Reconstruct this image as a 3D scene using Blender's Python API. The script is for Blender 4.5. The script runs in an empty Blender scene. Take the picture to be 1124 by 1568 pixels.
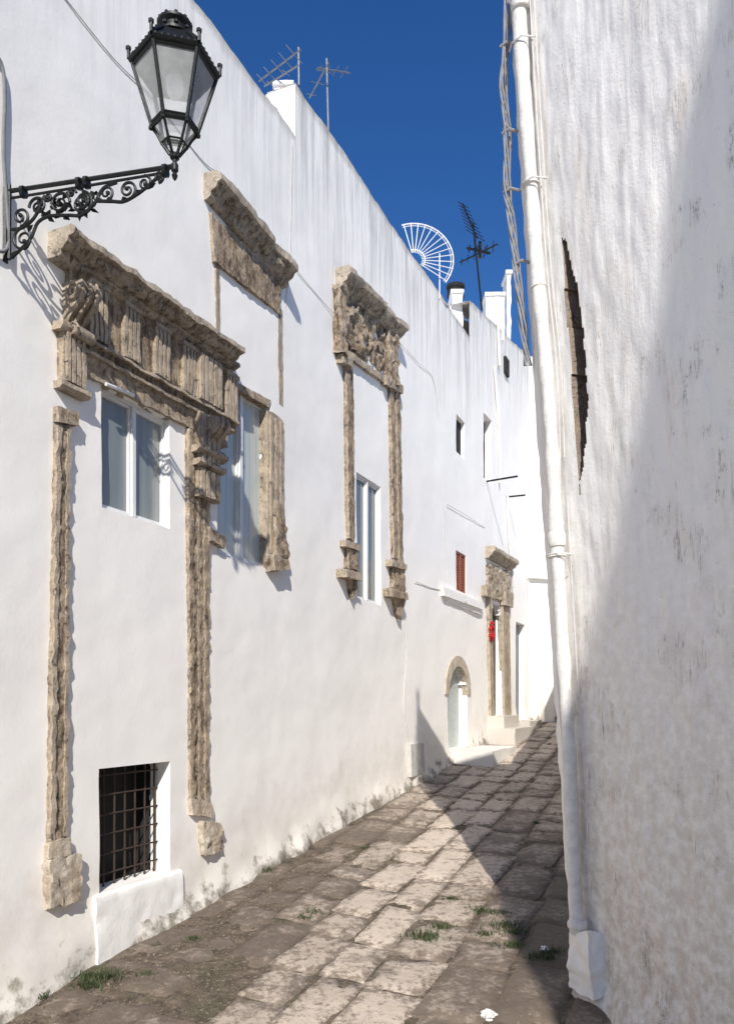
import bpy, bmesh, math, random
from mathutils import Vector, noise, Matrix
random.seed(7)
sc = bpy.context.scene
# ---------- surveyed geometry (metres, heights relative to the eye; everything is lifted by EYE at the end) ----------
F, CX, HY, EYE = 1220.0, 562.0, 1075.0, 1.92
M, C = .441, -4.40                      # left facade line  X = M*Y + C
K = math.sqrt(1+M*M); NX, NY = 1/K, -M/K
def WP(a, z, off=0.0): return Vector((M*a+C+NX*off, a+NY*off, z))
def pix(x, y, off=0.0):                 # photo survey -> (position along facade, height)
    u = (x-CX)/F; Y = (C+K*off)/(u-M)
    return (Y-NY*off, (HY-y)*Y/F)
def RP(a, z, off=0.0): return Vector((3.203-.35*a-.065*(z+1.9)-.944*off, a-.33*off, z))
def rpix(x, y, off=0.0):
    u=(x-CX)/F; v=(HY-y)/F; Y=(3.0795-1.06*off)/(u+.35+.065*v)
    return (Y+.33*off, v*Y)
def gz(Y):
    if Y<3: return -2.129+.02*(Y-3)
    if Y>20: return -.259
    return -1.92+.11*(Y-4.9)
def nz(p, f, s=0): return noise.noise(Vector((p[0]*f+s, p[1]*f-s, p[2]*f+2*s)))

# ---------- materials ----------
def mk(name):
    m = bpy.data.materials.new(name); m.use_nodes = True
    nt = m.node_tree; b = nt.nodes['Principled BSDF']
    return m, nt, b
def nd(nt, t, **k):
    n = nt.nodes.new(t)
    for a, v in k.items(): setattr(n, a, v)
    return n
def mapped(nt, scale=(1,1,1)):
    tc = nd(nt,'ShaderNodeTexCoord'); mp = nd(nt,'ShaderNodeMapping'); mp.inputs['Scale'].default_value=scale
    nt.links.new(tc.outputs['Object'], mp.inputs['Vector']); return mp.outputs[0]
def noi(nt, vec, scale, detail=4, rough=.6, dist=0):
    n = nd(nt,'ShaderNodeTexNoise'); n.inputs['Scale'].default_value=scale; n.inputs['Detail'].default_value=min(detail,5)
    n.inputs['Roughness'].default_value=rough; n.inputs['Distortion'].default_value=dist
    nt.links.new(vec, n.inputs['Vector']); return n.outputs['Fac']
def ramp(nt, fac, p0, p1, c0=0., c1=1.):
    n = nd(nt,'ShaderNodeMapRange'); n.clamp=True
    n.inputs['From Min'].default_value=p0; n.inputs['From Max'].default_value=p1
    n.inputs['To Min'].default_value=c0; n.inputs['To Max'].default_value=c1
    nt.links.new(fac, n.inputs['Value']); return n.outputs[0]
def mth(nt, op, a, b):
    n = nd(nt,'ShaderNodeMath', operation=op)
    for i,v in enumerate((a,b)):
        if isinstance(v,(int,float)): n.inputs[i].default_value=v
        else: nt.links.new(v, n.inputs[i])
    return n.outputs[0]
def mix(nt, fac, a, b):
    n = nd(nt,'ShaderNodeMix', data_type='RGBA')
    if isinstance(fac,(int,float)): n.inputs[0].default_value=fac
    else: nt.links.new(fac, n.inputs[0])
    for i,v in ((6,a),(7,b)):
        if isinstance(v,tuple): n.inputs[i].default_value=(*v,1)
        else: nt.links.new(v, n.inputs[i])
    return n.outputs[2]
def attr(nt, name):
    return nd(nt,'ShaderNodeAttribute', attribute_name=name).outputs['Fac']
def bump(nt, b, layers):
    prev=None
    for h, strength, dist in layers:
        n = nd(nt,'ShaderNodeBump'); n.inputs['Strength'].default_value=strength; n.inputs['Distance'].default_value=dist
        nt.links.new(h, n.inputs['Height'])
        if prev: nt.links.new(prev, n.inputs['Normal'])
        prev=n.outputs[0]
    nt.links.new(prev, b.inputs['Normal'])

def plaster(name, base=(.95,.92,.87), aged=True, bs=1.0, streak=.6):
    m, nt, b = mk(name); v = mapped(nt)
    n1=noi(nt, v, 1.3, 5,.65); n5=noi(nt, v, 6, 5,.65)
    c = mix(nt, ramp(nt, n1, .47,.70), base, tuple(x*.965 for x in base))
    c = mix(nt, ramp(nt, n5, .58,.76,0,.25), c, (.84,.785,.70))
    if aged:
        vs = mapped(nt,(7,7,.35))
        stn = noi(nt, vs, 1.6, 5,.7)
        st = ramp(nt, stn, .45,.62)
        top = ramp(nt, attr(nt,'tp'), 0, 2.0, 1, 0)
        c = mix(nt, mth(nt,'MULTIPLY', mth(nt,'MULTIPLY', st, top), streak), c, (.46,.45,.44))
        edge = ramp(nt, mth(nt,'ADD', attr(nt,'tp'), mth(nt,'MULTIPLY', n5,.22)), .10,.22,1,0)
        c = mix(nt, mth(nt,'MULTIPLY', edge, .6), c, (.25,.22,.18))
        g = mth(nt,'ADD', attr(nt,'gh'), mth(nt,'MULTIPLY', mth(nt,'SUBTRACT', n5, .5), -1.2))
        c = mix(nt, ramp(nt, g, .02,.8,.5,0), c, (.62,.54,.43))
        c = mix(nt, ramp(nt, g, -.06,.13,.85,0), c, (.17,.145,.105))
    nt.links.new(c, b.inputs['Base Color']); b.inputs['Roughness'].default_value=.9
    bump(nt, b, [(n5,.13*bs,.02),(noi(nt,v,34,4,.7),.3*bs,.004),(noi(nt,v,160,2),.25*bs,.0015)])
    return m
def right_plaster():
    m, nt, b = mk('old_limewash'); v = mapped(nt)
    n3=noi(nt, v, 2.6, 5,.65); n14=noi(nt,v,14,5,.7)
    c = mix(nt, ramp(nt, n3, .52,.78), (.95,.93,.90), (.84,.80,.74))
    o = ramp(nt, noi(nt, mapped(nt,(4.5,4.5,.5)), 1.7, 5,.7), .59,.72,0,.5)
    c = mix(nt, o, c, (.76,.60,.46))
    low_shade = ramp(nt, attr(nt,'gh'), .0,3.4,.8,.0)  # shade painted into the lower wall's colour as a patchy brown tint
    c = mix(nt, mth(nt,'MULTIPLY', low_shade, ramp(nt, n14,.38,.6,.2,1)), c, (.52,.43,.34))
    crk = noi(nt, mapped(nt,(16,16,1.5)), 1.3, 5,.6,.8)
    cr = mth(nt,'MULTIPLY', ramp(nt, mth(nt,'ABSOLUTE', mth(nt,'SUBTRACT',crk,.5),0), .0,.008,1,0), ramp(nt, n3, .54,.60))
    c = mix(nt, mth(nt,'MULTIPLY',cr,.8), c, (.13,.105,.085))
    spots = ramp(nt, noi(nt,v,48,3,.6), .67,.73,0,.45)
    c = mix(nt, spots, c, (.45,.38,.31))
    nt.links.new(c, b.inputs['Base Color']); b.inputs['Roughness'].default_value=.92
    ridg = noi(nt, mapped(nt,(8,8,.6)), 1.6, 3,.5, .3)
    bump(nt, b, [(ridg,.28,.028),(n14,.3,.016),(noi(nt,v,70,4,.7),.45,.006),(mth(nt,'MULTIPLY',cr,-1),.6,.008)])
    return m
def stone(name, lo=(.17,.11,.068), hi=(.50,.38,.255), lich=.75, dk=1.0, pale=(.68,.59,.47)):
    m, nt, b = mk(name); v = mapped(nt)
    n1 = noi(nt, v, 5, 5,.72); n2 = noi(nt, v, 26, 5,.78)
    c = mix(nt, ramp(nt, n1, .36,.60), lo, hi)
    c = mix(nt, ramp(nt, n2, .49,.62,0,.75), c, pale)
    st = noi(nt, mapped(nt,(11,11,2.6)), 2.0, 5,.72)
    c = mix(nt, ramp(nt, st, .50,.61,0,.8*dk), c, (.085,.055,.035))
    geo = nd(nt,'ShaderNodeNewGeometry'); sx = nd(nt,'ShaderNodeSeparateXYZ'); nt.links.new(geo.outputs['Normal'], sx.inputs[0])
    crev_shade = ramp(nt, geo.outputs['Pointiness'], .40,.492,.92*dk,0)  # crevice shading painted into the stone colour
    c = mix(nt, crev_shade, c, (.045,.03,.02))
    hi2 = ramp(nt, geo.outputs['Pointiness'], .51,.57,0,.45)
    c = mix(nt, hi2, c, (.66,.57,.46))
    up = ramp(nt, sx.outputs['Z'], .1,.8,0,lich)
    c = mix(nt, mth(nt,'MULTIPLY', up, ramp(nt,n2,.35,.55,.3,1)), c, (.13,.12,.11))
    c = mix(nt, ramp(nt, noi(nt, v, 13, 5,.78), .57,.64,0,.85*dk), c, (.045,.035,.028))
    nt.links.new(c, b.inputs['Base Color']); b.inputs['Roughness'].default_value=.95
    bump(nt, b, [(n1,.6,.035),(n2,1.0,.022),(noi(nt,v,90,4,.7),.8,.006)])
    return m
def plain(name, col, rough=.6, metal=0, var=.25, bs=.3):
    m, nt, b = mk(name); v = mapped(nt)
    c = mix(nt, ramp(nt, noi(nt,v,14,4,.7), .4,.7), col, tuple(x*(1-var) for x in col))
    nt.links.new(c, b.inputs['Base Color']); b.inputs['Roughness'].default_value=rough; b.inputs['Metallic'].default_value=metal
    if bs: bump(nt, b, [(noi(nt,v,60,3),bs,.004)])
    return m
def paving():
    m, nt, b = mk('worn_limestone_slabs'); v = mapped(nt)
    lt = attr(nt,'lt'); ed = attr(nt,'ed'); n1=noi(nt,v,3.5,5,.7); n2=noi(nt,v,15,5,.8)
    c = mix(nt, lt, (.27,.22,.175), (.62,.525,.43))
    c = mix(nt, ramp(nt,n1,.45,.72,0,.5), c, (.40,.315,.24))
    dirt = ramp(nt, mth(nt,'ADD', mth(nt,'ADD', mth(nt,'MULTIPLY',lt,-.13), mth(nt,'MULTIPLY',ed,.12)), n2), .41,.54)
    c = mix(nt, mth(nt,'MULTIPLY',dirt, .78), c, (.125,.092,.065))
    d2 = ramp(nt, mth(nt,'ADD', mth(nt,'MULTIPLY',lt,-.16), noi(nt,v,1.9,5,.8)), .41,.50)
    c = mix(nt, mth(nt,'MULTIPLY',d2,.72), c, (.12,.092,.068))
    nt.links.new(c, b.inputs['Base Color']); b.inputs['Roughness'].default_value=.75
    bump(nt, b, [(n1,.3,.03),(n2,.7,.022),(noi(nt,v,80,4,.7),.5,.005)])
    return m
def soil():
    m, nt, b = mk('dirt_and_moss'); v = mapped(nt)
    n9=noi(nt,v,9,5,.75); n38=noi(nt,v,38,3,.7)
    c = mix(nt, ramp(nt,n9,.35,.65), (.065,.047,.032), (.20,.155,.11))
    c = mix(nt, ramp(nt,noi(nt,v,2.5,4),.52,.68,0,.5), c, (.06,.062,.028))
    c = mix(nt, ramp(nt,n38,.57,.68,0,.65), c, (.42,.35,.27))
    nt.links.new(c, b.inputs['Base Color']); b.inputs['Roughness'].default_value=1
    bump(nt, b, [(n9,.9,.05),(n38,.8,.015)])
    return m
def glass(name, tint, rough=.06):
    m, nt, b = mk(name); v = mapped(nt,(14,14,.6))
    c = mix(nt, ramp(nt,noi(nt,v,1.5,3),.35,.65), tint, tuple(x*.78 for x in tint))
    nt.links.new(c, b.inputs['Base Color']); b.inputs['Roughness'].default_value=.5
    b.inputs['Coat Weight'].default_value=1; b.inputs['Coat Roughness'].default_value=rough
    return m
def lantern_glass():
    m, nt, b = mk('lantern_glass')
    b.inputs['Base Color'].default_value=(.75,.76,.75,1); b.inputs['Roughness'].default_value=.25
    tr = nd(nt,'ShaderNodeBsdfTransparent'); ms = nd(nt,'ShaderNodeMixShader')
    n = noi(nt, mapped(nt), 6, 4)
    nt.links.new(ramp(nt,n,.3,.7,.3,.5), ms.inputs[0]); nt.links.new(tr.outputs[0], ms.inputs[1]); nt.links.new(b.outputs[0], ms.inputs[2])
    nt.links.new(ms.outputs[0], nt.nodes['Material Output'].inputs[0]); return m

MP = plaster('limewashed_plaster',streak=.35); MP2 = plaster('limewashed_plaster_streaked',streak=.8)
MPP = plaster('clean_limewash', (.93,.90,.855), aged=False, bs=2)
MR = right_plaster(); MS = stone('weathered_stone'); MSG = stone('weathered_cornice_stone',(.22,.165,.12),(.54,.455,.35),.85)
MSR = stone('crumbling_rubble',(.05,.022,.012),(.24,.125,.07),.2,1.0,(.30,.18,.12))
MPV = paving(); MSO = soil()
IRON = plain('black_iron',(.025,.027,.027),.45,.6,.3,.5); GREY = plain('galvanised_metal',(.30,.31,.32),.45,.7)
WF = plain('white_window_frame',(.80,.80,.79),.4,0,.06,.1); WPIPE = plain('whitewashed_pipe',(.84,.81,.77),.75,0,.22,1.0)
DARK = plain('dark_interior',(.018,.017,.017),.9); CABLE = plain('cable_sheath',(.22,.225,.23),.6)
CABW = plain('painted_cable',(.72,.70,.67),.7); REDW = plain('red_brown_shutter',(.30,.075,.035),.6)
RED = plain('red_ribbon',(.5,.01,.01),.6); DOORB = plain('dark_wood_door',(.045,.03,.022),.6); DOORG = plain('pale_painted_door',(.50,.54,.53),.5)
G1 = glass('curtained_glass_grey',(.25,.275,.27)); G2 = glass('curtained_glass_pale',(.58,.64,.61)); G3 = glass('curtained_glass_dark',(.15,.17,.17))
LG = lantern_glass(); GRASS = plain('grass_blades',(.06,.085,.025),.7,0,.4); PAPER = plain('crumpled_paper',(.82,.82,.80),.7,0,.05)
RUST = plain('rusty_iron',(.07,.045,.035),.8,.3)

# ---------- mesh helpers ----------
def group(name):
    e = bpy.data.objects.new(name, None); sc.collection.objects.link(e); return e
def finish(name, bm, mat, parent=None, smooth=True, ang=.65, mat2=None):
    bmesh.ops.recalc_face_normals(bm, faces=bm.faces[:])
    if smooth:
        for f in bm.faces: f.smooth=True
        for e in bm.edges:
            if len(e.link_faces)==2 and e.calc_face_angle(0)>ang: e.smooth=False
    me = bpy.data.meshes.new(name); bm.to_mesh(me); bm.free()
    me.materials.append(mat)
    if mat2: me.materials.append(mat2)
    o = bpy.data.objects.new(name, me); sc.collection.objects.link(o)
    if parent: o.parent=parent
    return o
def hexa(bm, c, seg=.06, amp=0., freq=10):
    """c: 8 corners: front tl,tr,br,bl then back tl,tr,br,bl"""
    c=[Vector(p) for p in c]; vs=[]
    def face(p,q,r,s):
        n=max(1,min(80,int(round((q-p).length/seg)))); m=max(1,min(120,int(round((s-p).length/seg))))
        g=[[bm.verts.new(p.lerp(q,i/n).lerp(s.lerp(r,i/n),j/m)) for i in range(n+1)] for j in range(m+1)]
        for row in g: vs.extend(row)
        for j in range(m):
            for i in range(n): bm.faces.new((g[j][i],g[j][i+1],g[j+1][i+1],g[j+1][i]))
    face(c[0],c[1],c[2],c[3]); face(c[4],c[5],c[6],c[7]); face(c[0],c[1],c[5],c[4]); face(c[3],c[2],c[6],c[7])
    face(c[0],c[4],c[7],c[3]); face(c[1],c[5],c[6],c[2])
    if amp:
        for v in vs:
            p=v.co; d=Vector((nz(p,freq,1),nz(p,freq,7),nz(p,freq,13)))*amp + Vector((nz(p,freq*2.7,3),nz(p,freq*2.7,5),nz(p,freq*2.7,9)))*amp*.5
            v.co=p+d
    bmesh.ops.remove_doubles(bm, verts=vs, dist=.0004)
def wbox(bm, a0,a1,z0,z1,o0,o1, seg=.06, amp=0., freq=10):
    hexa(bm,[WP(a0,z1,o1),WP(a1,z1,o1),WP(a1,z0,o1),WP(a0,z0,o1),WP(a0,z1,o0),WP(a1,z1,o0),WP(a1,z0,o0),WP(a0,z0,o0)],seg,amp,freq)
def pbox(bm, q, o0, o1, seg=.05, amp=.006, freq=12):
    r=[pix(x,y,o1) for x,y in q]
    hexa(bm,[WP(a,z,o1) for a,z in r]+[WP(a,z,o0) for a,z in r],seg,amp,freq)
def ends(l,r,off):      # near end is read at the wall face, far end at the projecting edge
    a0=pix(l[0],l[1],0)[0]; b=pix(r[0],r[1],off); Y=a0+NY*off
    return (a0,(HY-l[1])*Y/F), b
def moulding(bm, A, B, prof, seg=.05, amp=.008, freq=9, P=WP):
    (a0,z0),(a1,z1)=A,B; n=max(2,int(abs(a1-a0)*1.09/seg)); rows=[]
    pr=[]
    for j in range(len(prof)-1):
        (o0,d0),(o1,d1)=prof[j],prof[j+1]; k=max(1,int(math.hypot(o1-o0,d1-d0)/(seg*1.2)))
        for i in range(k): pr.append((o0+(o1-o0)*i/k,d0+(d1-d0)*i/k))
    pr.append(prof[-1])
    for i in range(n+1):
        t=i/n; a=a0+(a1-a0)*t; z=z0+(z1-z0)*t; row=[]
        for off,dz in pr:
            p=P(a,z+dz,off)
            w=0 if off<=-.02 else 1
            k=nz(p,freq,2)*amp+nz(p,freq*3,4)*amp*.7
            chip=max(0,nz(p,3.6,8)-.12)*amp*6
            row.append(bm.verts.new(P(a+nz(p,freq,6)*amp*.5,z+dz+nz(p,freq,5)*amp*.8,off+(k-chip)*w)))
        rows.append(row)
    for i in range(n):
        for j in range(len(pr)-1): bm.faces.new((rows[i][j],rows[i+1][j],rows[i+1][j+1],rows[i][j+1]))
    bm.faces.new(rows[0]); bm.faces.new(rows[-1][::-1])
def tube(bm, pts, r, seg=8):
    pts=[Vector(p) for p in pts]; rings=[]
    for i,p in enumerate(pts):
        d=(pts[min(i+1,len(pts)-1)]-pts[max(i-1,0)])
        if d.length<1e-9: d=Vector((0,0,1))
        d.normalize()
        up=Vector((0,0,1)) if abs(d.z)<.95 else Vector((.3,-1,0)).normalized()
        if i==0: s=d.cross(up).normalized()
        else:
            s=prev-d*prev.dot(d); s=s.normalized() if s.length>1e-6 else d.cross(up).normalized()
        prev=s; t=d.cross(s)
        rr = r[i] if isinstance(r,(list,tuple)) else r
        rings.append([bm.verts.new(p+(s*math.cos(2*math.pi*k/seg)+t*math.sin(2*math.pi*k/seg))*rr) for k in range(seg)])
    for i in range(len(rings)-1):
        for k in range(seg): bm.faces.new((rings[i][k],rings[i][(k+1)%seg],rings[i+1][(k+1)%seg],rings[i+1][k]))
    bm.faces.new(rings[0]); bm.faces.new(rings[-1])
def smooth_path(pts, n=6):
    pts=[Vector(p) for p in pts]; out=[]
    for i in range(len(pts)-1):
        p0=pts[max(i-1,0)];p1=pts[i];p2=pts[i+1];p3=pts[min(i+2,len(pts)-1)]
        for k in range(n):
            t=k/n
            out.append(.5*((2*p1)+(-p0+p2)*t+(2*p0-5*p1+4*p2-p3)*t*t+(-p0+3*p1-3*p2+p3)*t**3))
    out.append(pts[-1]); return out
def lathe(bm, c, prof, seg=6, rot=0):
    rings=[[bm.verts.new(Vector(c)+Vector((r*math.cos(2*math.pi*k/seg+rot),r*math.sin(2*math.pi*k/seg+rot),z))) for k in range(seg)] for r,z in prof]
    for i in range(len(rings)-1):
        for k in range(seg): bm.faces.new((rings[i][k],rings[i][(k+1)%seg],rings[i+1][(k+1)%seg],rings[i+1][k]))
    bm.faces.new(rings[0]); bm.faces.new(rings[-1])
def ball(bm,p,r): bmesh.ops.create_icosphere(bm,subdivisions=1,radius=r,matrix=Matrix.Translation(p))

def lines(lo,hi,step,extra=()):
    n=max(1,int(round((hi-lo)/step))); L=[lo+(hi-lo)*i/n for i in range(n+1)]
    for e in extra:
        if lo<e<hi:
            k=min(range(len(L)),key=lambda i:abs(L[i]-e))
            if 0<k<len(L)-1: L[k]=e
            else: L.append(e)
    return sorted(set(L))
def facade(name, parent, mat, AL, ZL, openings=(), P=WP, amp=.02, fine=.003, ztop=None, skipf=None, skipdepth=.1, stretch=1.0, mat2=None):
    bm=bmesh.new(); zmax=ZL[-1]
    gh=bm.verts.layers.float.new('gh'); tp=bm.verts.layers.float.new('tp')
    def zz(a,z):
        if ztop is None: return z, zmax-z
        zt=ztop(a); z2 = z if z<zmax-2 else zmax-2+(z-zmax+2)*(zt-zmax+2)/2
        return z2, zt-z2
    info={}; G=[]
    for z in ZL:
        row=[]
        for a in AL:
            z2,t=zz(a,z); p=P(a,z2)
            q=(p.x,p.y,p.z*stretch)
            d=nz(q,.55,3)*amp+nz(q,1.9,5)*amp*.45+nz(q,6,8)*fine+nz(q,16,2)*fine*.6
            h=z2-gz(p.y)
            if h<.5: d+=(.5-max(h,0))**2*.3*(1+nz(p,3,4))
            if z==zmax: z2+=nz(p,2.2,9)*.035+nz(p,9,3)*.02
            v=bm.verts.new(P(a,z2,d)); v[gh]=h; v[tp]=t; info[v]=(a,z2); row.append(v)
        G.append(row)
    def inside(o,a,z):
        a0,a1,z0,z1,dep,arch=o
        if not(a0<a<a1 and z0<z<z1): return False
        if arch:
            r=(a1-a0)/2; zs=z1-r*arch
            if z>zs: return ((a-(a0+a1)/2)/r)**2+((z-zs)/(r*arch))**2<1
        return True
    for j in range(len(ZL)-1):
        for i in range(len(AL)-1):
            ac=(AL[i]+AL[i+1])/2; zc=(ZL[j]+ZL[j+1])/2
            if any(inside(o,ac,zc) for o in openings): continue
            if skipf and skipf(ac,zc): continue
            bm.faces.new((G[j][i],G[j][i+1],G[j+1][i+1],G[j+1][i]))
    outer=set(G[0])|set(G[-1])|{r[0] for r in G}|{r[-1] for r in G}
    be=[e for e in bm.edges if len(e.link_faces)==1 and not(e.verts[0] in outer and e.verts[1] in outer)]
    r=bmesh.ops.extrude_edge_only(bm, edges=be)
    for v in [g for g in r['geom'] if isinstance(g,bmesh.types.BMVert)]:
        src=min((e.other_vert(v) for e in v.link_edges if e.other_vert(v) in info), key=lambda w:(w.co-v.co).length)
        a,z=info[src]; dep=skipdepth
        for o in openings:
            if o[0]-.06<=a<=o[1]+.06 and o[2]-.06<=z<=o[3]+.06: dep=o[4]
        v.co=P(a,z,-dep); v[gh]=2; v[tp]=3
    if mat2:
        for g in r['geom']:
            if isinstance(g,bmesh.types.BMFace): g.material_index=1
    bmesh.ops.delete(bm, geom=[v for v in bm.verts if not v.link_faces], context='VERTS')
    back=[]
    for v in G[-1]:
        if not v.is_valid: continue
        a,z=info[v]; w=bm.verts.new(P(a,z,-.35)); w[gh]=5; w[tp]=.3; back.append((v,w))
    for i in range(len(back)-1): bm.faces.new((back[i][0],back[i+1][0],back[i+1][1],back[i][1]))
    return finish(name,bm,mat,parent,mat2=mat2)

def body(name,parent,mat,a0,a1,zb,zt0,zt1,o0=-.36,o1=-6,P=WP):
    bm=bmesh.new()
    hexa(bm,[P(a0,zt0,o0),P(a1,zt1,o0),P(a1,zb,o0),P(a0,zb,o0),P(a0,zt0,o1),P(a1,zt1,o1),P(a1,zb,o1),P(a0,zb,o1)],.8,.01,2)
    return finish(name,bm,mat,parent)
def window(parent,a0,a1,z0,z1,dep,gm,sashes=2,fr=.035):
    bm=bmesh.new(); o=-dep+.004; w=(a1-a0)
    e=.02
    for (b0,b1,y0,y1) in [(a0-e,a1+e,z0-e,z0+fr),(a0-e,a1+e,z1-fr,z1+e),(a0-e,a0+fr*.9,z0+fr,z1-fr),(a1-fr*.9,a1+e,z0+fr,z1-fr)]:
        wbox(bm,b0,b1,y0,y1,o-.03,o+.03,1)
    for k in range(1,sashes):
        m=a0+w*k/sashes; wbox(bm,m-fr*.7,m+fr*.7,z0+fr,z1-fr,o-.02,o+.036,1)
    for k in range(sashes):
        b0=a0+w*k/sashes+fr*.95; b1=a0+w*(k+1)/sashes-fr*.95
        for (c0,c1,y0,y1) in [(b0,b1,z0+fr*1.02,z0+fr*1.9),(b0,b1,z1-fr*1.9,z1-fr*1.02),(b0,b0+fr*.5,z0+fr*1.9,z1-fr*1.9),(b1-fr*.5,b1,z0+fr*1.9,z1-fr*1.9)]:
            wbox(bm,c0,c1,y0,y1,o-.02,o+.014,1)
    finish('window_frame',bm,WF,parent)
    bm=bmesh.new(); wbox(bm,a0,a1,z0,z1,o-.028,o-.008,1); finish('window_glass',bm,gm,parent)
def back_panel(parent,name,mat,a0,a1,z0,z1,dep,e=.05):
    bm=bmesh.new(); wbox(bm,a0-e,a1+e,z0-e,z1+e,-dep-.03,-dep+.003,1); return finish(name,bm,mat,parent)
def wcable(name,pts,r=.008,mat=None,off=.035,n=5):
    bm=bmesh.new(); P=[]
    for x,y in pts:
        a,z=pix(x,y,off); P.append(WP(a,z,off))
    tube(bm,smooth_path(P,n),r,6); return finish(name,bm,mat or CABW)

# ---------- ground ----------
bm=bmesh.new()
def gl(lo,hi,flo,fhi,step):
    L=[]; x=flo
    while x<=fhi+1e-6: L.append(x); x+=step
    s=step; x=fhi
    while x<hi: s*=1.6; x+=s; L.append(min(x,hi))
    s=step; x=flo
    while x>lo: s*=1.6; x-=s; L.insert(0,max(x,lo))
    return L
XS=gl(-300,300,-3,6,.09); YS=gl(-300,400,3.5,20,.10)
V=[[bm.verts.new((x,y,gz(y)+nz((x,y,0),1.1)*.02+nz((x,y,0),5)*.012+nz((x,y,0),14)*.007)) for x in XS] for y in YS]
for j in range(len(YS)-1):
    for i in range(len(XS)-1): bm.faces.new((V[j][i],V[j][i+1],V[j+1][i+1],V[j+1][i]))
finish('ground',bm,MSO,None)

# paving slabs
bm=bmesh.new(); lt=bm.verts.layers.float.new('lt'); ed=bm.verts.layers.float.new('ed')
def in_street(p):
    if p.y<5.25: return p.x < 3.2-.35*p.y-.05
    if p.y<8: return p.x<3.0
    return p.x < .263*p.y+.1
u=.06
while u<4.2:
    wd=random.uniform(.28,.52); a=3.2+random.uniform(0,.5)
    while a<20:
        ln=random.uniform(.32,1.0)
        um=u+wd/2-.06*(a-5)
        cpt=WP(a+ln/2,0,um)
        if um>0.0 and in_street(cpt) and um<4.2:
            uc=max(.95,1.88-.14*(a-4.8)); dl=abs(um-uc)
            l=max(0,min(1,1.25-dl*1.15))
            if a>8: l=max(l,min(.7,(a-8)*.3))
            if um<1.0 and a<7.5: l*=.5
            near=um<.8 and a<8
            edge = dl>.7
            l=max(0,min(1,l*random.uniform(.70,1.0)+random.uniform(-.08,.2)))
            drop=.12
            if um>uc+.55 and a<7: drop=.3
            if near: drop=.25
            if not(edge and a<9 and random.random()<drop):
                g=.004; n=6; tilt=(random.uniform(-.005,.005),random.uniform(-.005,.005)); lift=.012+random.uniform(0,.008)
                if near: lift-=.012
                jit=[random.uniform(-.03,.03) for _ in range(4)]
                grid=[]
                for j in range(n+2):
                    row=[]
                    for i in range(n+2):
                        sk = i in(0,n+1) or j in(0,n+1)
                        rim = (i in(1,n) or j in(1,n))
                        ti=min(max((i-1)/(n-1),0),1); tj=min(max((j-1)/(n-1),0),1)
                        ins = 0 if sk else .006
                        aa=a+g+ins+(ln-2*g-2*ins)*tj+jit[0]*(ti-.5)*2; uu=u-.06*(a-5)+g+ins+(wd-2*g-2*ins)*ti+jit[1]*(tj-.5)
                        p=WP(aa,0,uu); z=gz(p.y)+nz((p.x,p.y,0),1.1)*.02
                        if sk: z-=.03
                        else: z+=lift+tilt[0]*(ti-.5)*2+tilt[1]*(tj-.5)*2+nz(p,7)*.006+nz(p,20)*.003 - ((.007+max(0,nz(p,11,4))*.028) if rim else 0)
                        v=bm.verts.new((p.x+nz(p,9,3)*.018,p.y+nz(p,9,6)*.018,z)); v[lt]=l; v[ed]=1 if (sk or rim) else 0; row.append(v)
                    grid.append(row)
                for j in range(n+1):
                    for i in range(n+1): bm.faces.new((grid[j][i],grid[j][i+1],grid[j+1][i+1],grid[j+1][i]))
        a+=ln
    u+=wd
finish('stone_paving',bm,MPV,None,ang=1.3)

# ================= HOUSE 1 =================
h1=group('shade_caster')
W1=(5.69,6.41,1.39,2.27,.08,0); WG=(5.66,6.39,-1.36,-.475,.2,0); W2=(7.0,7.80,1.30,2.90,.07,0)
ex=[W1[0],W1[1],WG[0],WG[1],W2[0],W2[1]]; ez=[1.39,2.27,-1.36,-.475,1.30,2.90]
AL=[-8,-5,-3,-1,1,2.5,3.5,4.2]+lines(4.5,8.30,.05,ex); ZL=lines(-2.6,5.9,.05,ez)
facade('front_wall',h1,MP,AL,ZL,[W1,WG,W2])
body('roof_block',h1,MPP,-8,8.29,-2.6,5.88,5.88)
window(h1,*W1[:4],.08,G1,2,.024); window(h1,*W2[:4],.07,G2,2,.028)
back_panel(h1,'cellar_interior',DARK,*WG[:4],.34)
bm=bmesh.new()
wbox(bm,WG[1],WG[1]+.05,WG[2],WG[3],-.34,-.19,.1,.004); wbox(bm,WG[0]-.05,WG[0],WG[2],WG[3],-.34,-.19,.1,.004); wbox(bm,WG[0],WG[1],WG[2]-.05,WG[2],-.34,-.19,.1,.004)
finish('cellar_reveal',bm,DARK,h1)
bm=bmesh.new()
for k in range(7):
    a=5.72+k*.105; tube(bm,[WP(a,-1.37+0,-.12),WP(a+.004,-.47,-.12)],.008,6)
for k in range(6):
    z=-1.27+k*.145; tube(bm,[WP(5.64,z,-.12),WP(6.0,z+.004,-.115),WP(6.42,z,-.12)],.007,6)
finish('iron_grate',bm,RUST,h1)
bm=bmesh.new(); tube(bm,[WP(*pix(163,588,.05),.05),WP(*pix(205,605,.05),.05)],.014,8); finish('awning_roller',bm,WF,h1)

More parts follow.
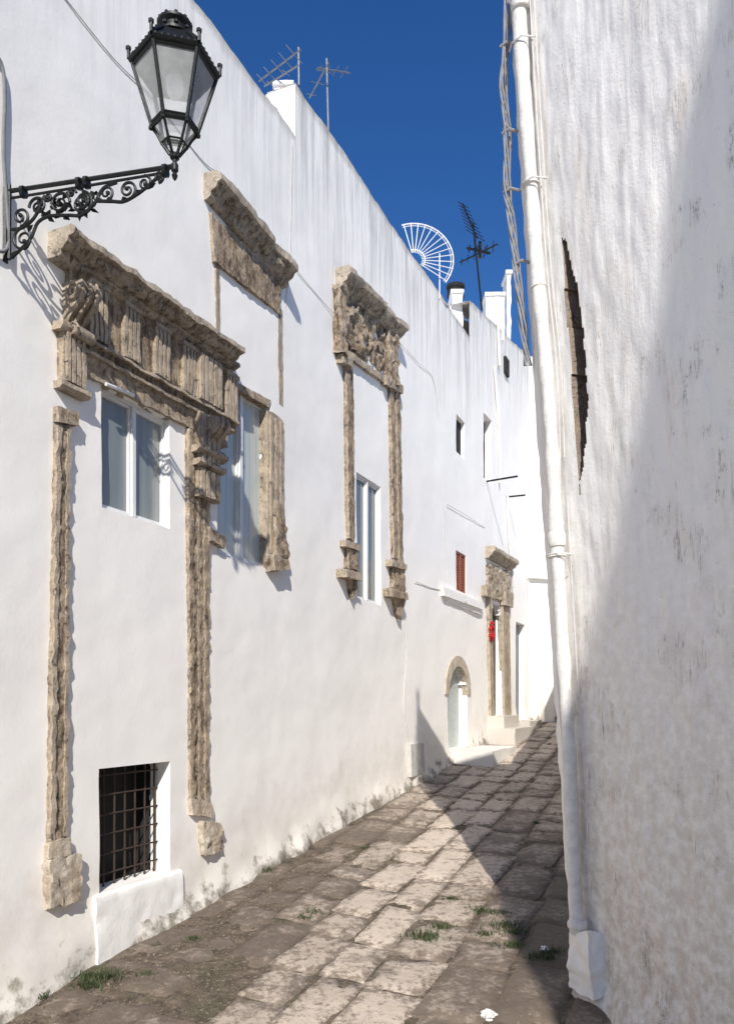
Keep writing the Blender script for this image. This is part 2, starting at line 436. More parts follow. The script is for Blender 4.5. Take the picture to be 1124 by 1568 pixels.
# --- doorcase 1 (walled-up baroque portal)
bm=bmesh.new()
CO=[(-.05,.0),(.17,.0),(.205,-.02),(.21,-.06),(.17,-.075),(.16,-.10),(.12,-.125),(.09,-.13),(.085,-.16),(.055,-.185),(-.05,-.185)]
A_,B_=ends((76,343),(374,530),.2)
moulding(bm,A_,B_,CO,.03,.024,9)
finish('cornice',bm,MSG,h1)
bm=bmesh.new()
AR=[(-.05,0),(.085,0),(.09,-.025),(.06,-.035),(.055,-.07),(.07,-.08),(.065,-.1),(-.05,-.1)]
wbox(bm,5.38,7.15,2.40,3.05,-.05,.035,.04,.014)
moulding(bm,(5.36,2.98),(7.2,3.04),[(-.05,.0),(.09,0),(.095,-.03),(.06,-.05),(.045,-.06),(-.05,-.06)],.04,.009)
moulding(bm,(5.36,2.50),(7.2,2.52),AR,.04,.012)
wbox(bm,5.45,7.1,2.27,2.40,-.05,.03,.04,.016)
for a in (5.52,5.84,6.16,6.48,6.80,7.05):
    for k in range(4):
        wbox(bm,a+k*.042,a+k*.042+.027,2.53,2.92,.03,.07,.03,.008)
    wbox(bm,a-.01,a+.165,2.90,2.93,.03,.08,.03,.005)
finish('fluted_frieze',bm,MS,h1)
def console(bm,a0,a1,zt,zb,dep):
    h=zt-zb; pr=[]
    for i in range(15):
        t=i/14; o=.05+dep*(.5+.5*math.cos(t*math.pi*1.15))*(1-.25*t)+.03*math.sin(t*math.pi*2)
        pr.append((o,-h*t))
    pr=[(-.05,0)]+pr+[(-.05,-h)]
    moulding(bm,(a0,zt),(a1,zt),pr,.03,.008,12)
    for (zc,r,oc) in ((zt-h*.2,h*.16,dep*.75),(zb+h*.17,h*.12,.09)):
        for aa in (a0-.012,a1+.012):
            P=[WP(aa,zc+r*(1-i/26)*math.sin(i*.5),oc+r*(1-i/26)*math.cos(i*.5)) for i in range(22)]
            tube(bm,P,r*.2,6)
        tube(bm,[WP(a0-.01,zc,oc),WP(a1+.01,zc,oc)],r*.85,12)
    for k in range(2): 
        aa=a0+(a1-a0)*(.3+.4*k); tube(bm,[WP(aa,zt+dz,o+.012) for o,dz in pr[1:-1]],.012,6)
def fluted(bm,a0,a1,z0,z1,o=.06,n=4,amp=.008):
    wbox(bm,a0,a1,z0,z1,-.05,o,.04,amp)
    w=(a1-a0)/(n*1.5)
    for k in range(n):
        s=a0+(a1-a0)*(k+.25)/n
        wbox(bm,s,s+w,z0+.01,z1-.01,o-.01,o+.020,.03,amp*.7)
bm=bmesh.new()
fluted(bm,5.31,5.48,2.13,2.50,.055,4)
moulding(bm,(5.27,2.52),(5.51,2.52),[(-.05,0),(.09,0),(.09,-.03),(.07,-.06),(-.05,-.06)],.03,.008)
moulding(bm,(5.28,2.13),(5.52,2.13),[(-.05,0),(.08,0),(.08,-.03),(.055,-.05),(-.05,-.05)],.03,.008)
console(bm,5.36,5.50,2.82,2.42,.12)
fluted(bm,6.66,6.92,2.02,2.42,.08,4)
moulding(bm,(6.60,2.13),(6.98,2.13),[(-.05,0),(.13,0),(.13,-.03),(.09,-.06),(-.05,-.06)],.03,.008)
console(bm,6.74,6.92,2.40,2.06,.14)
fluted(bm,6.64,6.94,2.52,2.92,.08,5)
moulding(bm,(6.62,2.02),(6.97,2.02),[(-.05,0),(.12,0),(.12,-.03),(.08,-.05),(-.05,-.05)],.03,.008)
fluted(bm,6.66,6.93,1.72,1.97,.07,4)
finish('capitals_and_consoles',bm,MS,h1)
bm=bmesh.new()
def shaft(q,o=.05,amp=.009): pbox(bm,q,-.05,o,.026,amp,15)
shaft([(90,622),(122,632),(122,652),(90,645)],.05,.008)
shaft([(92,650),(107,652),(102,1290),(80,1295)],.026,.012); shaft([(89,650),(95,652),(85,1290),(78,1290)],.040,.014); shaft([(104,655),(110,657),(105,1280),(99,1280)],.036,.014)
shaft([(290,655),(318,662),(318,1228),(294,1222)],.024,.014); shaft([(289,655),(297,657),(300,1225),(293,1222)],.038,.016); shaft([(313,662),(322,666),(321,1232),(315,1228)],.034,.016); shaft([(303,662),(307,664),(309,1228),(305,1226)],.030,.012)
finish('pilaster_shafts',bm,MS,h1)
bm=bmesh.new()
shaft([(78,1290),(108,1282),(112,1308),(76,1316)],.055,.010); shaft([(76,1318),(126,1306),(126,1378),(80,1392)],.065,.022)
shaft([(294,1222),(326,1230),(328,1252),(296,1248)],.05,.012); shaft([(312,1258),(342,1262),(342,1302),(314,1312)],.065,.022)
finish('pilaster_bases',bm,stone('worn_base_stone',(.44,.31,.20),(.74,.65,.53),.1,.45),h1)
bm=bmesh.new()
moulding(bm,(5.60,-1.366),(6.50,-1.366),[(-.2,.0),(.03,.0),(.04,-.02),(.045,-.10),(.05,-.25),(.06,-.6)],.03,.007,9)
finish('whitewashed_sill',bm,MPP,h1,ang=1.2)

# --- doorcase 2 (tall window surround)
bm=bmesh.new()
CO2=[(-.05,0),(.17,0),(.20,-.03),(.195,-.09),(.15,-.11),(.13,-.15),(.09,-.17),(.08,-.21),(.05,-.23),(-.05,-.23)]
A_,B_=ends((311,256),(455,402),.18)
moulding(bm,A_,B_,CO2,.03,.018,9)
finish('window_cornice',bm,MSG,h1)
bm=bmesh.new()
pbox(bm,[(324,325),(431,430),(429,480),(330,400)],-.05,.04,.04,.014)
pbox(bm,[(331,385),(337,391),(337,520),(332,515)],-.05,.02,.04,.006)
pbox(bm,[(426,470),(433,476),(434,622),(428,618)],-.05,.02,.04,.006)
pbox(bm,[(340,572),(415,613),(413,624),(340,582)],-.05,.03,.04,.008)
a0=pix(413,640,.04)[0]; a1=pix(436,640,.04)[0]
wbox(bm,a0,a1,1.36,2.84,-.08,.02,.04,.012); 
for k in range(3):
    s=a0+(a1-a0)*(.08+.33*k); wbox(bm,s,s+.05,1.45,2.80,.01,.045,.035,.008)
pbox(bm,[(424,770),(437,778),(442,868),(424,872)],-.05,.08,.035,.035,9)
pbox(bm,[(421,848),(443,858),(443,873),(422,874)],-.05,.10,.035,.02,9)
pbox(bm,[(320,805),(345,825),(347,838),(322,828)],-.05,.05,.04,.02)
finish('window_surround',bm,MS,h1)

# ================= HOUSE 2 =================
h2=group('shade_caster')
W3=(9.69,10.38,1.26,2.80,.06,0); WA=(13.32,13.8,4.2,4.83,.07,0); WS=(13.35,13.88,1.88,2.55,.05,0); WD=(12.96,13.95,-.78,.62,.16,1.0)
ex=[]; ez=[]
for o in (W3,WA,WS,WD): ex+=o[:2]; ez+=o[2:4]
facade('front_wall',h2,MP2,lines(8.30,14.1,.06,ex),lines(-2.6,6.45,.05,ez),[W3,WA,WS,WD])
body('roof_block',h2,MPP,8.31,14.09,-2.2,6.43,6.43)
bm=bmesh.new(); wbox(bm,8.301,8.33,5.7,6.44,-.36,-.01,.05,.0); finish('gable_end',bm,MPP,h2)
window(h2,*W3[:4],.06,G3,2,.024)
back_panel(h2,'dark_window_interior',DARK,*WA[:4],.07,.01)
back_panel(h2,'low_door',DOORG,*WD[:4],.15,.02)
bm=bmesh.new(); wbox(bm,13.02,13.32,-.70,.38,-.15,-.13,1); finish('low_door_glass',bm,G3,h2)
bm=bmesh.new()
for k in range(15):
    z=1.90+k*.043; wbox(bm,13.37,13.86,z,z+.03,-.05,-.025+.0,1)
for s in (13.33,13.60,13.84): wbox(bm,s,s+.045,1.87,2.56,-.06,-.012,1)
wbox(bm,13.33,13.88,2.52,2.56,-.058,-.010,1); wbox(bm,13.33,13.88,1.87,1.91,-.058,-.010,1)
finish('louvred_shutter',bm,REDW,h2)
bm=bmesh.new(); pbox(bm,[(679,898),(742,924),(741,934),(681,912)],-.05,.08,.06,.006); pbox(bm,[(684,912),(738,934),(737,941),(686,921)],-.05,.04,.06,.006)
finish('window_sill',bm,MPP,h2)
bm=bmesh.new(); ca=(WD[0]+WD[1])/2; zs=.62-.495; P0=[(math.cos(math.pi*i/12),math.sin(math.pi*i/12)) for i in range(13)]
for i in range(12):
    (c0,s0),(c1,s1)=P0[i],P0[i+1]
    q=[(ca-c0*.66,zs+s0*.66),(ca-c1*.66,zs+s1*.66),(ca-c1*.48,zs+s1*.48),(ca-c0*.48,zs+s0*.48)]
    hexa(bm,[WP(a,z,.02) for a,z in q]+[WP(a,z,-.08) for a,z in q],.06,.006)
finish('door_arch',bm,stone('arch_stone',(.42,.33,.22),(.66,.57,.46),.2,.4),h2)
bm=bmesh.new(); pbox(bm,[(629,1140),(649,1138),(650,1182),(631,1190)],-.05,.08,.1,.005); finish('meter_box',bm,plain('grey_box',(.62,.60,.56),.8),h2)
# doorcase 3
bm=bmesh.new()
CO3=[(-.05,0),(.17,0),(.20,-.03),(.195,-.09),(.15,-.12),(.13,-.16),(.09,-.19),(.07,-.22),(-.05,-.22)]
A_,B_=ends((514,404),(626,495),.2)
moulding(bm,A_,B_,CO3,.04,.016,7); finish('cornice',bm,MSG,h2)
bm=bmesh.new()
pbox(bm,[(524,432),(606,512),(606,580),(524,525)],-.05,.04,.026,.06,8)
pbox(bm,[(522,432),(531,440),(531,545),(523,538)],-.05,.10,.03,.05,9); pbox(bm,[(597,505),(610,515),(612,590),(598,585)],-.05,.10,.03,.05,9)
pbox(bm,[(526,530),(606,588),(606,598),(526,540)],-.05,.055,.04,.012)
for q in ([(525,540),(541,548),(541,562),(526,554)],[(592,574),(617,590),(617,603),(592,588)]): pbox(bm,q,-.05,.09,.04,.012)
pbox(bm,[(530,555),(541,560),(544,832),(534,826)],-.05,.025,.035,.014,14); pbox(bm,[(531,556),(536,558),(539,826),(535,824)],-.05,.05,.03,.014,14)
pbox(bm,[(596,592),(613,602),(618,862),(602,852)],-.05,.025,.035,.014,14); pbox(bm,[(598,592),(603,594),(608,856),(604,854)],-.05,.05,.03,.014,14); pbox(bm,[(607,598),(611,600),(616,862),(612,860)],-.05,.05,.03,.014,14)
for (x0,x1,yt) in ((532,550,826),(602,622,856)):
    pbox(bm,[(x0-1,yt),(x1+1,yt+8),(x1+1,yt+18),(x0-1,yt+10)],-.05,.10,.04,.012)
    pbox(bm,[(x0+2,yt+10),(x1-2,yt+18),(x1-1,yt+50),(x0+1,yt+44)],-.05,.07,.03,.03,9)
    pbox(bm,[(x0-2,yt+44),(x1+3,yt+52),(x1+3,yt+63),(x0-1,yt+57)],-.05,.14,.04,.012)
    pbox(bm,[(x0+5,yt+57),(x1-2,yt+64),(x1-6,yt+92),(x0+9,yt+86)],-.05,.08,.03,.02,9)
finish('carved_window_surround',bm,MS,h2)

# ================= HOUSE 3 =================
h3=group('shade_caster')
zt3=lambda a: 7.1+(a-14.1)*.21
WB=(14.91,15.43,4.2,5.4,.14,0); D3=(15.43,16.17,-.26,1.93,.14,1.0); D4=(17.3,18.1,-.40,1.75,.15,0)
ex=[]; ez=[]
for o in (WB,D3,D4): ex+=o[:2]; ez+=o[2:4]
facade('front_wall',h3,MP2,lines(14.10,18.4,.07,ex),lines(-1.4,7.1,.07,ez),[WB,D3,D4],ztop=zt3,amp=.02)
body('roof_block',h3,MPP,14.12,18.4,-1.4,7.08,7.95)
back_panel(h3,'dark_window_interior',DARK,*WB[:4],.13,.01); back_panel(h3,'arched_door',DOORB,*D3[:4],.13,.02); back_panel(h3,'side_door',plain('grey_blue_door',(.20,.23,.26),.6),*D4[:4],.14,.02)
bm=bmesh.new(); a,z=pix(774,562,.0); wbox(bm,a-.13,a+.13,z-.17,z+.17,-.1,.045,1); finish('small_vent_window',bm,DARK,h3)
bm=bmesh.new(); A_,B_=ends((742,835),(793,857),.18); moulding(bm,A_,B_,CO3,.06,.014,7)
pbox(bm,[(748,862),(782,876),(781,925),(750,914)],-.05,.06,.03,.05,8)
pbox(bm,[(748,908),(753,910),(757,1098),(752,1098)],-.05,.05,.06,.01); pbox(bm,[(770,925),(780,925),(783,1098),(773,1100)],-.05,.05,.06,.01)
pbox(bm,[(745,895),(753,898),(753,915),(746,912)],-.05,.11,.04,.015); pbox(bm,[(774,905),(786,908),(786,930),(774,926)],-.05,.11,.04,.015)
finish('carved_doorcase',bm,stone('pale_doorcase_stone',(.30,.22,.13),(.54,.45,.34),.5,.7),h3)
bm=bmesh.new()
for i in range(70):
    t=i/70*6.283; a,z=pix(753,965,.08); c=WP(a+.10*math.cos(t),z+.13*math.sin(t),.08)
    ball(bm,c+Vector((random.uniform(-.02,.02),random.uniform(-.02,.02),random.uniform(-.10,.02))),.012+random.random()*.018)
finish('red_wreath',bm,RED,None)
bm=bmesh.new(); wbox(bm,15.1,16.6,-1.1,-.50,-.05,.55,.12,.012,4); wbox(bm,15.25,16.4,-.9,-.27,-.05,.30,.12,.012,4); wbox(bm,17.1,18.2,-1.,-.41,-.05,.35,.12,.012,4)
finish('door_steps',bm,plaster('worn_step_stone',(.58,.54,.48),False,2),h3)
bm=bmesh.new(); wbox(bm,13.05,14.6,-1.3,-.79,-.05,.72,.1,.014,3); finish('doorstep_platform',bm,plaster('worn_platform_limewash',(.76,.73,.68),False,3),h2)
for q in ([(757,560),(763,640),(766,740)],[(777,760),(780,830),(786,900)],[(762,490),(765,560)]):
    wcable('wall_pipe',q,.03,WPIPE,.045)
bm=bmesh.new(); a,z=pix(746,737,.02); tube(bm,[WP(a,z,.0),WP(a,z+.03,.6)],.018,6); a,z=pix(776,761,.02); tube(bm,[WP(a,z,.0),WP(a,z,.4)],.018,6); finish('iron_rods',bm,IRON,h3)

# end house closing the view
h4=group('shade_caster')
def EP(a,z,off=0): 
    d=Vector((.955,.296,0)); n=Vector((.296,-.955,0)); return Vector((3.72,18.4,z))+d*a+n*off
facade('front_wall',h4,MP2,lines(0,6,.15),lines(-1.2,8.0,.15,()),[],P=EP,amp=.03)
bm=bmesh.new(); hexa(bm,[EP(0,7.98,-.36),EP(6,7.98,-.36),EP(6,-1.2,-.36),EP(0,-1.2,-.36),EP(0,7.98,-6),EP(6,7.98,-6),EP(6,-1.2,-6),EP(0,-1.2,-6)],.8)
finish('roof_block',bm,MPP,h4)
bm=bmesh.new(); hexa(bm,[EP(.25,.1,.3),EP(.5,.1,.3),EP(.5,-1,.3),EP(.25,-1,.3),EP(.25,.1,-.05),EP(.5,.1,-.05),EP(.5,-1,-.05),EP(.25,-1,-.05)],.1,.02,4)
hexa(bm,[EP(.0,3.0,.12),EP(5,3.0,.12),EP(5,2.85,.12),EP(0,2.85,.12),EP(0,3.0,-.05),EP(5,3.0,-.05),EP(5,2.85,-.05),EP(0,2.85,-.05)],.1,.008,4)
finish('string_course',bm,MPP,h4)

# ================= RIGHT HOUSE =================
h5=group('shade_caster')
def slit(a,z):
    p=RP(a,z); x=CX+F*p.x/p.y; y=HY-F*z/p.y
    if not 365<y<756: return False
    t=(y-365)/391
    l=854+t*24; r=l+2+23*math.sin(min(1,t*1.02+.03)*math.pi)**.55
    return l+nz(p,4)*2<x<r+nz(p,3.5,5)*6+nz(p,11,5)*3
AR_=[-4,-2.5,-1,.5,2,2.8]+lines(3.1,5.18,.013); ZR=[-2.8,-2.5]+lines(-2.3,4.62,.022)
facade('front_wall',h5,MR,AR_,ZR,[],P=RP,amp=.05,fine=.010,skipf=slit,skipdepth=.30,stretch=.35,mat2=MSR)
bm=bmesh.new(); hexa(bm,[RP(4.3,3.9,-.24),RP(5.16,3.9,-.24),RP(5.16,.9,-.24),RP(4.3,.9,-.24),RP(4.3,3.9,-.5),RP(5.16,3.9,-.5),RP(5.16,.9,-.5),RP(4.3,.9,-.5)],.03,.06,9)
finish('exposed_rubble',bm,MSR,h5)
bm=bmesh.new()
hexa(bm,[RP(-4,4.60,-.45),RP(5.17,4.60,-.45),RP(5.17,-2.7,-.45),RP(-4,-2.7,-.45),(9,-4,4.60),(9,5.3,4.60),(9,5.3,-2.7),(9,-4,-2.7)],1.0)
hexa(bm,[RP(5.175,4.61,.03),RP(5.175,4.61,-.5)+Vector((0,.02,0)),RP(5.175,-2.7,-.5)+Vector((0,.02,0)),RP(5.175,-2.7,.03),RP(5.26,4.61,.0),RP(5.26,4.61,-.5),RP(5.26,-2.7,-.5),RP(5.26,-2.7,.0)],.1,.01)
hexa(bm,[RP(-4,4.612,.0),RP(5.17,4.612,.0),RP(5.17,4.55,.0),RP(-4,4.55,.0),RP(-4,4.612,-.5),RP(5.17,4.612,-.5),RP(5.17,4.55,-.5),RP(-4,4.55,-.5)],.5)
finish('side_wall',bm,MPP,h5)
bm=bmesh.new(); q=[rpix(870,1428,.08),rpix(900,1428,.08),rpix(905,1530,.10),rpix(868,1512,.10)]
hexa(bm,[RP(a,z,.085) for a,z in q]+[RP(a,z,-.05) for a,z in q],.016,.022,8); finish('pipe_foot',bm,MPP,h5,ang=1.4)

# drainpipe
dp=group('drainpipe'); bm=bmesh.new()
ctr=[(793,-60),(797,60),(813,280),(823,420),(836,560),(846,700),(852,830),(862,1000),(870,1130),(877,1300),(884,1430)]
P=[RP(*rpix(x,y,.06),.06) for x,y in ctr]; SP=smooth_path(P,10)
tube(bm,SP,[.044+nz(p,5)*.008+nz(p,14)*.005 for p in SP],14); finish('pipe',bm,WPIPE,dp)
bm=bmesh.new()
for (x,y,h,r) in ((796,8,.05,.058),(813,283,.012,.054),(852,826,.09,.056),(852,852,.012,.062),(884,1415,.05,.064),(824,440,.012,.054)):
    a,z=rpix(x,y,.06); c=RP(a,z,.06); d=Vector((-.065,0,1)).normalized()
    tube(bm,[c-d*h*.5,c-d*h*.3,c+d*h*.3,c+d*h*.5],[r*.9,r,r,r*.9],14)
for (x,y) in ((813,283),(852,850),(796,70)):
    a,z=rpix(x,y,.06); tube(bm,[RP(a+.06,z,.1),RP(a,z,.12),RP(a-.07,z,.09),RP(a-.10,z-.01,.0)],.005,6)
finish('pipe_collars',bm,WPIPE,dp)
# cable bundle
bm=bmesh.new(); base=[(775,-60),(777,40),(771,130),(777,205),(776,285),(783,340),(792,420),(801,500),(808,560)]
for s in range(6):
    pts=[]
    for k,(x,y) in enumerate(base):
        Y=5.22+.04*math.sin(k*1.7+s); X=(x-CX+math.sin(k*1.9+s*1.05)*5.5)*Y/F
        pts.append((X,Y,(HY-y)*Y/F))
    tube(bm,smooth_path(pts,8),.0065,6)
for (x,y) in ((768,72),(771,205),(773,295),(790,405)):
    Y=5.2; z=(HY-y)*Y/F; X=(x-CX)*Y/F; tube(bm,[(X-.01,Y,z),(X+.03,Y-.03,z+.01),(X+.09,Y-.02,z)],.010,6)
finish('electric_cables',bm,plain('grey_cable',(.30,.30,.31),.6),None)
bm=bmesh.new()
for s,(dx) in enumerate((0,6)):
    tube(bm,smooth_path([RP(*rpix(x+dx,y,.02),.02) for x,y in ((808,-60),(818,120),(828,280),(838,420),(852,560),(858,700))],6),.005,6)
tube(bm,smooth_path([RP(*rpix(x,y,.02),.02) for x,y in ((868,760),(876,900),(885,1050),(896,1200),(903,1380))],6),.004,6)
finish('wall_cables',bm,CABW,None)

# added unseen mass behind the viewer, outline shaped to shade the right wall
caster=group('shade_caster'); prof=[(1.34,-2.6),(1.36,6.0),(1.45,6.45),(1.57,6.77),(1.65,7.14),(1.69,7.59),(1.73,8.02),(1.75,8.50),(1.81,8.85),(1.92,9.2),(2.15,9.6),(2.8,9.8),(9,9.8),(9,-2.6)]
bm=bmesh.new(); f0=[bm.verts.new((x,-4.05,z)) for x,z in prof]; f1=[bm.verts.new((x+.2,-9,z)) for x,z in prof]
for i in range(len(prof)): j=(i+1)%len(prof); bm.faces.new((f0[i],f0[j],f1[j],f1[i]))
bm.faces.new(f0); bm.faces.new(f1); finish('caster_walls',bm,MPP,caster)
# hidden side of the street beyond the corner
h7=group('shade_caster')
def FP(a,z,off=0): return Vector((.263*a+.35-.967*off, a+.254*off, z))
facade('front_wall',h7,MP,lines(8.2,18.5,.2),lines(-2,2.6,.2),[],P=FP,amp=.03)
bm=bmesh.new(); hexa(bm,[FP(8.2,2.58,-.36),FP(18.5,2.58,-.36),FP(18.5,-2,-.36),FP(8.2,-2,-.36),FP(8.2,2.58,-5),FP(18.5,2.58,-5),FP(18.5,-2,-5),FP(8.2,-2,-5)],.8); finish('roof_block',bm,MPP,h7)

# ================= STREET LAMP =================
lamp=group('street_lamp')
B=WP(4.925,3.155,0.0); T=Vector((-1.13,4.69,3.145)); d=Vector((T.x-B.x,T.y-B.y,0)); L=d.length; d.normalize()
def BP(t,dz): return B+d*t+Vector((0,0,dz))
bm=bmesh.new()
tube(bm,[BP(-.02,0),BP(L+.0,0)],.013,6); tube(bm,[BP(0,-.045),BP(.5,-.04),BP(L-.06,-.03),BP(L-.02,0)],.008,6)
tube(bm,[BP(.02,.04),BP(.02,-.42)],.014,6); tube(bm,[BP(-.01,.02),BP(-.01,-.44)],.02,6)
for t in (.12,.5,.55,L-.06): tube(bm,[BP(t-.012,-.02),BP(t+.012,-.02)],.036,8)
def spiral(t,dz,r,turn,a0,s=1,w=.0095):
    n=int(26*turn); P=[BP(t+r*(1-.8*i/n)*math.cos(a0+s*i/n*turn*6.283),dz+r*(1-.8*i/n)*math.sin(a0+s*i/n*turn*6.283)) for i in range(n+1)]
    tube(bm,P,[w*(1-.35*i/n) for i in range(n+1)],6); ball(bm,P[-1],w*1.6)
for (t,dz,r,tu,a0,s) in ((.12,-.31,.075,1.6,1.57,1),(.10,-.17,.06,1.5,-1.57,1),(.22,-.12,.06,1.5,3.14,-1),(.37,-.12,.068,1.6,0,1),(.52,-.14,.072,1.7,1.57,-1),(.52,-.12,.05,1.2,-1.57,1),(.68,-.10,.055,1.5,3.14,1),(.82,-.10,.058,1.6,-1.57,1),(.93,-.075,.045,1.4,1.57,-1),(1.02,-.05,.035,1.3,-1.57,1),(.45,-.07,.03,1.2,0,1),(.29,-.07,.03,1.2,3,1)):
    spiral(t,dz,r,tu,a0,s)
arcs=[[(.02,-.42),(.08,-.385),(.17,-.31),(.22,-.22),(.30,-.19),(.42,-.20),(.52,-.21),(.60,-.155),(.66,-.07),(.75,-.045)],
      [(.62,-.14),(.72,-.155),(.80,-.165),(.90,-.125),(.98,-.075),(1.06,-.02)],[(.04,-.24),(.12,-.235),(.2,-.18),(.27,-.06)]]
for Q in arcs: tube(bm,smooth_path([BP(t,z) for t,z in Q],6),.010,6)
def leaf(t,dz,ang,l=.06,w=.02):
    c=BP(t,dz); ax=d*math.cos(ang)+Vector((0,0,math.sin(ang))); sd=d*(-math.sin(ang))+Vector((0,0,math.cos(ang))); nn=ax.cross(sd)
    v=[bm.verts.new(c-ax*l*.5),bm.verts.new(c+sd*w+nn*.012),bm.verts.new(c+ax*l*.5),bm.verts.new(c-sd*w+nn*.012),bm.verts.new(c-nn*.01)]
    for i in range(4): bm.faces.new((v[i],v[(i+1)%4],v[4]))
for i in range(40):
    leaf(random.uniform(.2,.62),-.2+random.uniform(-.03,.12),random.uniform(0,6.28),random.uniform(.04,.075),random.uniform(.012,.024))
for (t,z,a) in ((.8,-.16,.3),(.9,-.13,.7),(.7,-.15,0),(.15,-.36,.8),(.06,-.4,1.2),(.17,-.25,.9),(.98,-.1,.6)): leaf(t,z,a)
finish('scroll_bracket',bm,IRON,lamp)
S_=.895
bm=bmesh.new(); c=Vector((T.x,T.y,T.z)); R0=.25
def lat(prof,seg,rot=0): lathe(bm,c,[(r*S_,z*S_) for r,z in prof],seg,rot)
def hexr(r,z,k): 
    t=math.pi/3*k+R0; return c+Vector((r*math.cos(t),r*math.sin(t),z))*S_
lat([(.004,-.085),(.014,-.07),(.02,-.05),(.012,-.035),(.024,-.02),(.024,.02),(.014,.03),(.016,.05),(.03,.06),(.034,.075),(.02,.085)],12)
def bar(p,q,r): tube(bm,[p,q],r,5)
for k in range(6):
    bar(hexr(.032,.08,k),hexr(.085,.15,k),.009); bar(hexr(.085,.15,k),hexr(.145,.255,k),.008)
    bar(hexr(.148,.255,k),hexr(.268,.635,k),.0125)
    for r,z,w in ((.085,.15,.006),(.148,.245,.013),(.152,.27,.008),(.264,.625,.010),(.282,.655,.013)): bar(hexr(r,z,k),hexr(r,z,k+1),w)
    for j in range(7):
        p=hexr(.284,.662,k).lerp(hexr(.284,.662,k+1),(j+.5)/7); ball(bm,p,.015)
    p=hexr(.292,.66,k); bar(p,p+Vector((0,0,.05)),.011); ball(bm,p+Vector((0,0,.06)),.018)
    bar(hexr(.27,.69,k),hexr(.15,.81,k),.011)
    ball(bm,hexr(.15,.235,k),.017)
lat([(.277,.655),(.29,.672),(.24,.71),(.19,.755),(.15,.80),(.125,.83)],6,R0)
lat([(.10,.82),(.125,.835),(.125,.85),(.10,.86),(.095,.90),(.118,.92),(.118,.935),(.085,.955),(.05,.975),(.02,.985),(.012,1.0),(.004,1.01)],12)
for k in range(10):
    t=k*math.pi/5; ball(bm,c+Vector((.12*math.cos(t),.12*math.sin(t),.868))*S_,.015)
    ball(bm,c+Vector((.10*math.cos(t),.10*math.sin(t),.945))*S_,.013)
finish('lantern_frame',bm,IRON,lamp)
bm=bmesh.new()
for k in range(6):
    for (r0,z0,r1,z1) in ((.146,.26,.262,.625),(.083,.155,.140,.245)):
        bm.faces.new([bm.verts.new(p) for p in (hexr(r0,z0,k),hexr(r0,z0,k+1),hexr(r1,z1,k+1),hexr(r1,z1,k))])
finish('lantern_panes',bm,LG,lamp,smooth=False)
bm=bmesh.new(); lat([(.02,.64),(.045,.6),(.06,.55),(.05,.49),(.03,.46),(.01,.45)],14); finish('bulb',bm,plain('opal_bulb',(.7,.7,.68),.3),lamp)
bm=bmesh.new(); P=[WP(*pix(x,y,.02),.02) for x,y in ((-30,60),(2,95),(8,150),(6,230),(12,320),(14,372),(4,385),(-10,380))]; tube(bm,smooth_path(P,6),.011,8); finish('lamp_conduit',bm,CABLE,lamp)

# ================= wall cables =================
wcable('telephone_cable',[(95,-10),(175,90),(235,150),(305,240),(330,262)],.0045,CABW,.012)
wcable('telephone_cable',[(448,215),(446,300),(444,395),(437,470)],.0035,None,.012)
wcable('telephone_cable',[(455,415),(480,445),(520,490)],.004,None,.015)
wcable('telephone_cable',[(612,525),(640,555),(663,580),(672,640)],.004,None,.015)
wcable('telephone_cable',[(621,945),(622,1010),(618,1080),(627,1140)],.006,None,.015)
wcable('telephone_cable',[(636,890),(660,900),(684,905)],.006,None,.015)
wcable('telephone_cable',[(684,890),(683,840),(681,770)],.005,None,.015)
wcable('telephone_cable',[(684,772),(715,790),(742,808)],.005,None,.015)

# ================= antennas =================
def antenna(name,px,py_top,py_bot,Y,booms,mat=GREY,r=.012):
    bm=bmesh.new(); f=lambda x,y,dY=0: Vector(((x-CX)*(Y+dY)/F,Y+dY,(HY-y)*(Y+dY)/F))
    tube(bm,[f(px[0],py_top),f(px[1],py_bot)],r,6)
    for (x0,y0,x1,y1,n,el,ev,dY) in booms:
        p,q=f(x0,y0,dY),f(x1,y1,-dY); tube(bm,[p,q],r*.8,5)
        for k in range(n):
            c_=p.lerp(q,(k+.3)/n); e=Vector(ev).normalized()*el*(.7+.6*k/n); tube(bm,[c_-e,c_+e],r*.4,4)
    finish(name,bm,mat)
antenna('tv_antenna',(457,458),73,170,8.8,[(397,124,460,76,5,.10,(.5,.2,-.45),.3),(405,132,457,100,2,.05,(.5,0,-.4),.2)])
antenna('tv_antenna',(500,503),90,215,9.6,[(474,150,503,96,3,.09,(1,.2,-.1),.2),(486,104,536,112,4,.07,(.4,0,.6),.2)])
antenna('tv_antenna',(724,738),340,475,14.6,[(708,312,730,365,9,.16,(.9,.1,-.5),.2),(704,402,762,374,6,.10,(.1,.2,1),.2)],IRON,.02)
antenna('tv_antenna',(735,735),370,395,14.6,[(715,380,750,388,3,.1,(.2,0,1),.1)],IRON,.03)
# festive sunburst wheel on the roof
bm=bmesh.new(); Yc=12.5; hub=Vector(((634-CX)*Yc/F,Yc,(HY-398)*Yc/F)); ro=60*Yc/F
def wh(r,t): return hub+Vector((math.cos(t)*r,math.sin(t)*r*.12,math.sin(t)*r))
ang=[math.radians(105-i*(140/13)) for i in range(14)]
for rr,w in ((ro,.010),(ro*.94,.005),(ro*.28,.008)):
    tube(bm,[wh(rr,math.radians(108-i*146/40)) for i in range(41)],w,6)
for t in ang: tube(bm,[wh(ro*.2,t),wh(ro*1.02,t)],.0065,5)
tube(bm,[hub,hub-Vector((0,0,.6))],.015,6); tube(bm,[hub+Vector((.4,0,.1)),hub+Vector((.4,0,-.6))],.010,6)
finish('sunburst_light_wheel',bm,WF)
